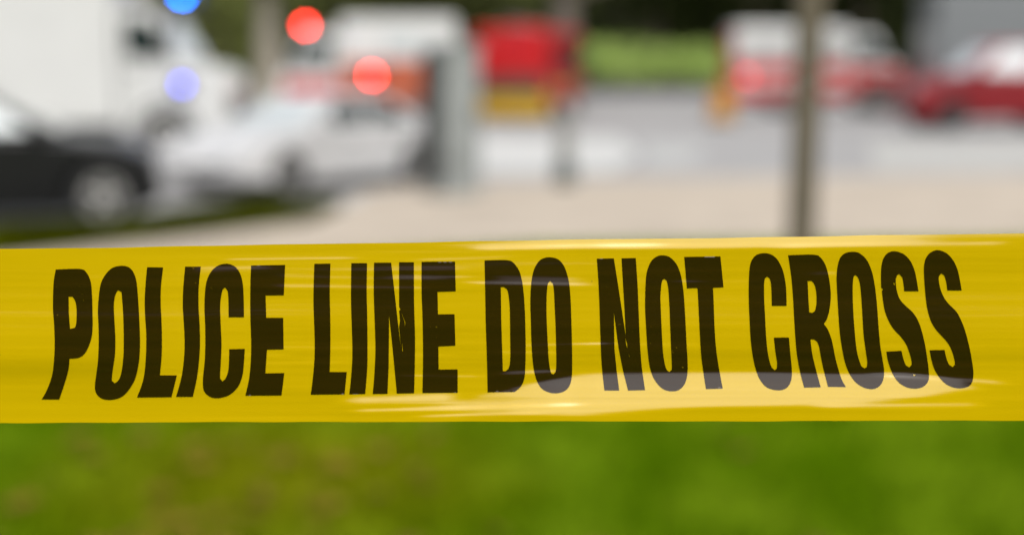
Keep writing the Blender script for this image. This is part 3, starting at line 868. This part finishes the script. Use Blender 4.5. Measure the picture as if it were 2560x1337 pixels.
faces = np.stack([idx[:-1, :-1], idx[:-1, 1:], idx[1:, 1:], idx[1:, :-1]], -1).reshape(-1, 4)

def film_mat(name, col, rough, trans, tcol, var, ior, fleck, fleck_at):
    m = bpy.data.materials.new(name)
    m.use_nodes = True
    n, l = m.node_tree.nodes, m.node_tree.links
    p = n['Principled BSDF']
    geo = n.new('ShaderNodeNewGeometry')
    mp = n.new('ShaderNodeMapping'); mp.inputs['Scale'].default_value = (6, 20, 260)
    l.new(geo.outputs['Position'], mp.inputs[0])
    nz = n.new('ShaderNodeTexNoise'); nz.inputs['Scale'].default_value = 1.0; nz.inputs['Detail'].default_value = 4
    l.new(mp.outputs[0], nz.inputs['Vector'])
    rp = n.new('ShaderNodeValToRGB')
    rp.color_ramp.elements[0].position = .3; rp.color_ramp.elements[1].position = .7
    rp.color_ramp.elements[0].color = [c * (1 - var) for c in col] + [1]
    rp.color_ramp.elements[1].color = [c * (1 + var) for c in col] + [1]
    l.new(nz.outputs[0], rp.inputs[0]); l.new(rp.outputs[0], p.inputs['Base Color'])
    fl = n.new('ShaderNodeTexNoise'); fl.inputs['Scale'].default_value = 620.0; fl.inputs['Detail'].default_value = 2
    l.new(geo.outputs['Position'], fl.inputs['Vector'])
    pt_ = n.new('ShaderNodeTexNoise'); pt_.inputs['Scale'].default_value = 38.0; pt_.inputs['Detail'].default_value = 3
    l.new(geo.outputs['Position'], pt_.inputs['Vector'])
    fs_ = n.new('ShaderNodeMath'); fs_.operation = 'MULTIPLY_ADD'; fs_.inputs[1].default_value = 0.25
    l.new(pt_.outputs[0], fs_.inputs[0]); l.new(fl.outputs[0], fs_.inputs[2])
    th = n.new('ShaderNodeMapRange'); th.inputs[1].default_value = fleck_at; th.inputs[2].default_value = fleck_at + 0.04; th.inputs[4].default_value = 0.75
    l.new(fs_.outputs[0], th.inputs[0])
    mf = n.new('ShaderNodeMix'); mf.data_type = 'RGBA'
    l.new(th.outputs[0], mf.inputs['Factor']); l.new(rp.outputs[0], mf.inputs['A']); mf.inputs['B'].default_value = (*fleck, 1)
    l.new(mf.outputs['Result'], p.inputs['Base Color'])
    b = n.new('ShaderNodeBump'); b.inputs['Strength'].default_value = 0.10; b.inputs['Distance'].default_value = 0.0012
    l.new(nz.outputs[0], b.inputs['Height']); l.new(b.outputs[0], p.inputs['Normal'])
    p.inputs['Roughness'].default_value = rough
    p.inputs['IOR'].default_value = ior
    tr = n.new('ShaderNodeBsdfTranslucent'); tr.inputs['Color'].default_value = (*tcol, 1)
    mx = n.new('ShaderNodeMixShader'); mx.inputs[0].default_value = trans
    l.new(p.outputs[0], mx.inputs[1]); l.new(tr.outputs[0], mx.inputs[2])
    l.new(mx.outputs[0], n['Material Output'].inputs[0])
    MATS[name] = m
    return m
M_TAPE = film_mat('yellow_film', (0.575, 0.367, 0.0), 0.17, 0.22, (0.66, 0.43, 0.0), 0.03, 1.72, (0.16, 0.10, 0.01), 0.925)
M_INK = film_mat('black_ink', (0.019, 0.0078, 0.0005), 0.14, 0.05, (0.05, 0.02, 0.0), 0.22, 1.45, (0.16, 0.10, 0.005), 0.90)
tape = np_mesh('barrier_tape', P3.reshape(-1, 3), faces, M_TAPE, None, smooth=True)
tag(tape, 'yellow plastic barrier tape reading POLICE LINE DO NOT CROSS stretched across the foreground', 'barrier tape')
# the nearest thing: the front faces the camera
if tape.data.polygons[0].normal.y > 0:
    tape.data.flip_normals()

def sample_b(px, py):
    v = (py - tape_top(px)) / (tape_bot(px) - tape_top(px))
    fi = np.interp(px, XS, np.arange(nx)); i = np.clip(np.floor(fi).astype(int), 0, nx - 2); a = fi - i
    fj = np.clip(v, 0, 1) * (NV - 1); j = np.clip(np.floor(fj).astype(int), 0, NV - 2); c = fj - j
    return (B[i, j] * (1 - a) * (1 - c) + B[i + 1, j] * a * (1 - c) + B[i, j + 1] * (1 - a) * c + B[i + 1, j + 1] * a * c)

# letter outlines: points on curves, '!' marks a corner; ';' starts a counter (hole)
LET = [
 (90, 630, "175,153! 385,148 440,175 480,255 493,380 497,520 497,690 475,800 430,890 375,930 295,937! 288,1020 260,1130 205,1295! 50,1295! 95,1215 140,1090 158,960 165,800 160,640 150,500 152,330 160,230 ; 287,393! 320,393 345,430 357,500 355,620 340,665 300,675! 290,540"),
 (90, 630, "750,120 810,130 850,165 880,240 893,340 905,520 915,750 912,900 900,1000 870,1120 810,1220 740,1280 640,1300 565,1280 525,1230 518,1170 530,1080 545,960 552,800 550,640 545,520 552,400 570,280 610,200 670,140 ; 722,335 750,350 758,420 768,560 772,740 770,900 755,1040 730,1120 690,1152 668,1130 675,1040 695,900 698,760 690,600 685,480 695,390"),
 (90, 630, "978,133! 1118,135! 1100,300 1097,450 1105,620 1108,780 1105,920 1090,1082! 1240,1082! 1192,1275! 888,1278! 930,1170 955,1060 968,900 970,720 960,560 957,420 965,270"),
 (90, 630, "1312,128! 1450,128! 1432,300 1430,470 1440,650 1443,800 1435,950 1415,1110 1380,1272! 1232,1272! 1275,1120 1298,980 1308,820 1302,650 1292,480 1295,330"),
 (90, 630, "1830,573! 1825,350 1810,230 1780,160 1740,120 1680,102 1610,115 1550,160 1510,230 1490,320 1482,480 1488,640 1490,800 1485,950 1470,1100 1470,1190 1490,1240 1550,1280 1630,1280 1710,1250 1780,1180 1815,1090 1828,990 1837,850! 1700,853! 1698,960 1690,1050 1665,1115 1640,1135 1620,1110 1625,980 1632,820 1625,640 1620,480 1630,380 1645,325 1665,312 1685,340 1692,400 1695,573!"),
 (90, 630, "1893,118! 2192,113! 2180,380! 2020,382! 2025,577! 2175,577! 2178,855! 2032,858! 2018,1065! 2185,1062! 2160,1260! 1842,1262! 1875,1110 1890,950 1893,800 1887,600 1885,450 1887,250"),
 (580, 630, "725,103! 866,101! 860,350 865,600 865,850 860,1053! 1010,1053! 990,1250! 693,1253! 712,1100 725,950 728,800 722,600 717,430 720,250"),
 (580, 630, "1050,97! 1188,97! 1185,350 1190,600 1192,900 1188,1050 1172,1247! 1032,1250! 1045,1130 1058,950 1058,800 1052,600 1047,400"),
 (580, 630, "1250,93! 1400,93! 1485,840! 1476,720! 1470,660! 1478,600! 1470,515! 1482,505! 1470,480! 1470,89! 1600,89! 1602,450 1610,750 1608,1000 1602,1240! 1450,1243! 1432,1050! 1408,800! 1382,555! 1380,800! 1378,1000! 1368,1245! 1238,1247! 1252,1080 1262,850 1255,600 1247,350 ; 1489,530! 1524,615! 1522,660! 1519,617! ; 1496,780! 1504,870! 1498,870!"),
 (580, 630, "1668,86! 1962,83! 1968,345! 1808,350! 1812,547! 1958,545! 1965,822! 1815,830! 1818,1032! 1985,1030! 1985,1235! 1675,1238! 1680,1000 1680,800 1675,550 1668,350"),
 (1190, 630, "75,73! 270,71 330,95 378,160 402,240 418,350 428,480 434,650 437,850 434,1000 425,1110 395,1180 340,1228! 102,1232! 98,1000! 85,600! 80,300! ; 218,308! 245,308 270,325 285,370 297,500 300,700 302,900 297,990 285,1025 262,1045 236,1046! 230,850! 222,600!"),
 (1190, 630, "650,45 720,62 770,115 800,190 820,280 832,420 840,640 845,850 846,1000 842,1100 820,1180 770,1225 700,1240 630,1228 575,1195 535,1130 512,1050 498,950 488,800 482,600 478,430 485,290 505,170 545,90 590,55 ; 652,255 675,275 686,350 692,480 700,650 705,850 706,1000 698,1055 680,1075 662,1065 648,1010 638,920 630,780 622,600 620,450 625,330 635,270"),
 (1190, 630, "1062,58! 1212,55! 1250,290! 1318,740! 1306,500! 1280,55! 1405,52! 1420,270 1430,500 1440,750 1455,980 1487,1212! 1338,1215! 1295,1050! 1255,850! 1213,530! 1218,850! 1238,1050! 1260,1215! 1130,1215! 1105,980 1093,700 1085,450 1075,230 ; 1312,752! 1328,800! 1334,850! 1322,815! ; 1338,870! 1352,930! 1346,915!"),
 (1190, 630, "1630,28 1700,42 1760,100 1795,180 1815,270 1830,400 1842,600 1852,800 1862,980 1858,1080 1835,1160 1785,1210 1720,1222 1650,1205 1590,1150 1550,1080 1525,990 1508,850 1498,700 1488,500 1490,330 1500,190 1535,90 1580,45 ; 1655,235 1675,250 1690,310 1700,450 1708,650 1716,850 1722,980 1720,1035 1700,1053 1678,1035 1660,980 1645,880 1635,720 1628,560 1622,400 1630,290 1640,248"),
 (1190, 630, "1832,43! 2150,38! 2177,310! 2085,315! 2092,480 2098,650 2110,830 2135,1010 2170,1198! 2023,1202! 1998,1040 1980,900 1968,700 1958,500 1948,320 1935,316! 1855,320!"),
 (1830, 610, "480,543! 475,380 455,260 430,190 390,125 335,88 275,80 215,95 175,140 155,210 148,330 147,480 155,680 165,850 185,1000 215,1120 255,1205 310,1260 390,1283 460,1275 505,1235 525,1170 525,1080 515,980 500,820! 368,822! 382,950 396,1040 392,1095 375,1107 350,1085 328,1020 310,920 298,780 290,620 283,480 282,360 290,300 310,287 332,305 345,380 350,543!"),
 (1830, 610, "493,98! 720,93 775,115 815,170 840,240 858,330 868,430 865,520 850,610 830,670 808,702! 840,745 870,820 890,900 905,980 930,1080 965,1190 1003,1255! 845,1253! 810,1120 785,1010 765,900 745,855 720,838 690,838! 705,960 735,1090 780,1257! 635,1260! 600,1130 575,1000 560,860 548,680 535,450 520,280 ; 665,325! 700,325 728,365 742,440 742,530 728,590 705,605 680,600! 672,480"),
 (1830, 610, "1055,68 1110,75 1165,115 1205,175 1235,260 1255,360 1270,480 1280,600 1293,780 1305,900 1325,1020 1338,1110 1330,1190 1300,1245 1240,1273 1165,1262 1095,1220 1040,1150 1000,1060 970,930 948,780 935,600 925,430 920,290 930,190 955,115 1000,78 ; 1085,273 1105,290 1125,350 1138,480 1148,650 1158,800 1175,930 1190,1040 1185,1080 1165,1092 1140,1075 1115,1010 1095,920 1080,780 1068,620 1062,470 1062,350 1070,285"),
 (1830, 610, "1640,415! 1625,320 1605,230 1570,150 1520,95 1480,75 1430,62 1375,75 1335,120 1315,190 1310,290 1312,385! 1330,398! 1318,412! 1328,500 1345,590 1375,670 1420,745 1480,810 1525,870 1555,940 1575,1010 1580,1060 1560,1083 1530,1065 1508,1010 1490,937! 1357,945! 1370,1020 1400,1110 1445,1190 1500,1240 1570,1266 1645,1266 1700,1240 1730,1190 1730,1110 1715,990 1695,870 1665,750 1635,670 1590,600 1530,545 1480,490 1455,430 1443,370 1440,310 1450,275 1470,265 1495,290 1508,350 1515,415! ; 1418,338! 1432,345! 1426,364! ; 1590,1142! 1618,1146! 1600,1160!"),
 (1830, 610, "2020,408! 2005,320 1985,230 1950,150 1900,90 1850,62 1800,53 1745,75 1705,125 1688,200 1690,300 1697,400 1708,510 1725,600 1755,690 1800,760 1860,825 1905,880 1935,945 1955,1010 1960,1060 1940,1080 1910,1060 1885,1000 1870,930! 1738,932! 1755,1020 1785,1110 1840,1190 1900,1240 1975,1265 2050,1262 2100,1235 2120,1180 2122,1110 2105,990 2080,870 2050,760 2020,680 1975,595 1910,530 1865,470 1835,400 1820,330 1820,285 1840,258 1865,275 1885,340 1893,408!"),
]
ZS = 640.0 / 2252.0
def outline(s, x0, y0):
    pts = []
    for tok in s.split():
        c = tok.endswith('!')
        a, b_ = tok.rstrip('!').split(',')
        pts.append((x0 + float(a) * ZS, y0 + float(b_) * ZS, c))
    n = len(pts); out = []
    for i in range(n):
        p1, p2 = pts[i], pts[(i + 1) % n]
        p0 = p1 if p1[2] else pts[i - 1]
        p3 = p2 if p2[2] else pts[(i + 2) % n]
        L = math.hypot(p2[0] - p1[0], p2[1] - p1[1])
        steps = max(1, int(L / 6))
        for k_ in range(steps):
            t = k_ / steps
            if p1[2] and p2[2]:
                x, y = p1[0] + (p2[0] - p1[0]) * t, p1[1] + (p2[1] - p1[1]) * t
            else:
                q = []
                for d in (0, 1):
                    m1 = (p2[d] - p0[d]) * .5; m2 = (p3[d] - p1[d]) * .5
                    q.append((2 * t**3 - 3 * t**2 + 1) * p1[d] + (t**3 - 2 * t**2 + t) * m1 + (-2 * t**3 + 3 * t**2) * p2[d] + (t**3 - t**2) * m2)
                x, y = q
            out.append((x, y))
    return out
for (x0, y0, spec) in LET:
    loops = [outline(s, x0, y0) for s in spec.split(';')]
    v2, ed = [], []
    for lp in loops:
        b0_ = len(v2); v2 += [Vector(p) for p in lp]
        ed += [(b0_ + i, b0_ + (i + 1) % len(lp)) for i in range(len(lp))]
    xs = [p.x for p in v2]; ys = [p.y for p in v2]
    gx, gy = np.meshgrid(np.arange(min(xs), max(xs), 7.0), np.arange(min(ys), max(ys), 3.5))
    gx, gy = gx.ravel(), gy.ravel()
    ins_ = np.zeros(len(gx), bool)
    for lp in loops: ins_ ^= in_poly(gx, gy, lp)
    v2 += [Vector((a, b_)) for a, b_ in zip(gx[ins_], gy[ins_])]
    res = delaunay_2d_cdt(v2, ed, [], 0, 1e-4)
    vv = np.array([(p.x, p.y) for p in res[0]]); tris = np.array([f for f in res[2] if len(f) == 3])
    cen = vv[tris].mean(1)
    ok = np.zeros(len(cen), bool)
    for lp in loops: ok ^= in_poly(cen[:, 0], cen[:, 1], lp)
    tris = tris[ok]
    P = tape_points(vv[:, 0], vv[:, 1], sample_b(vv[:, 0], vv[:, 1]), 0.00018)
    o = np_mesh('letter', P, tris, M_INK, tape, smooth=True)
    if sum(p.normal.y for p in o.data.polygons) > 0:
        o.data.flip_normals()
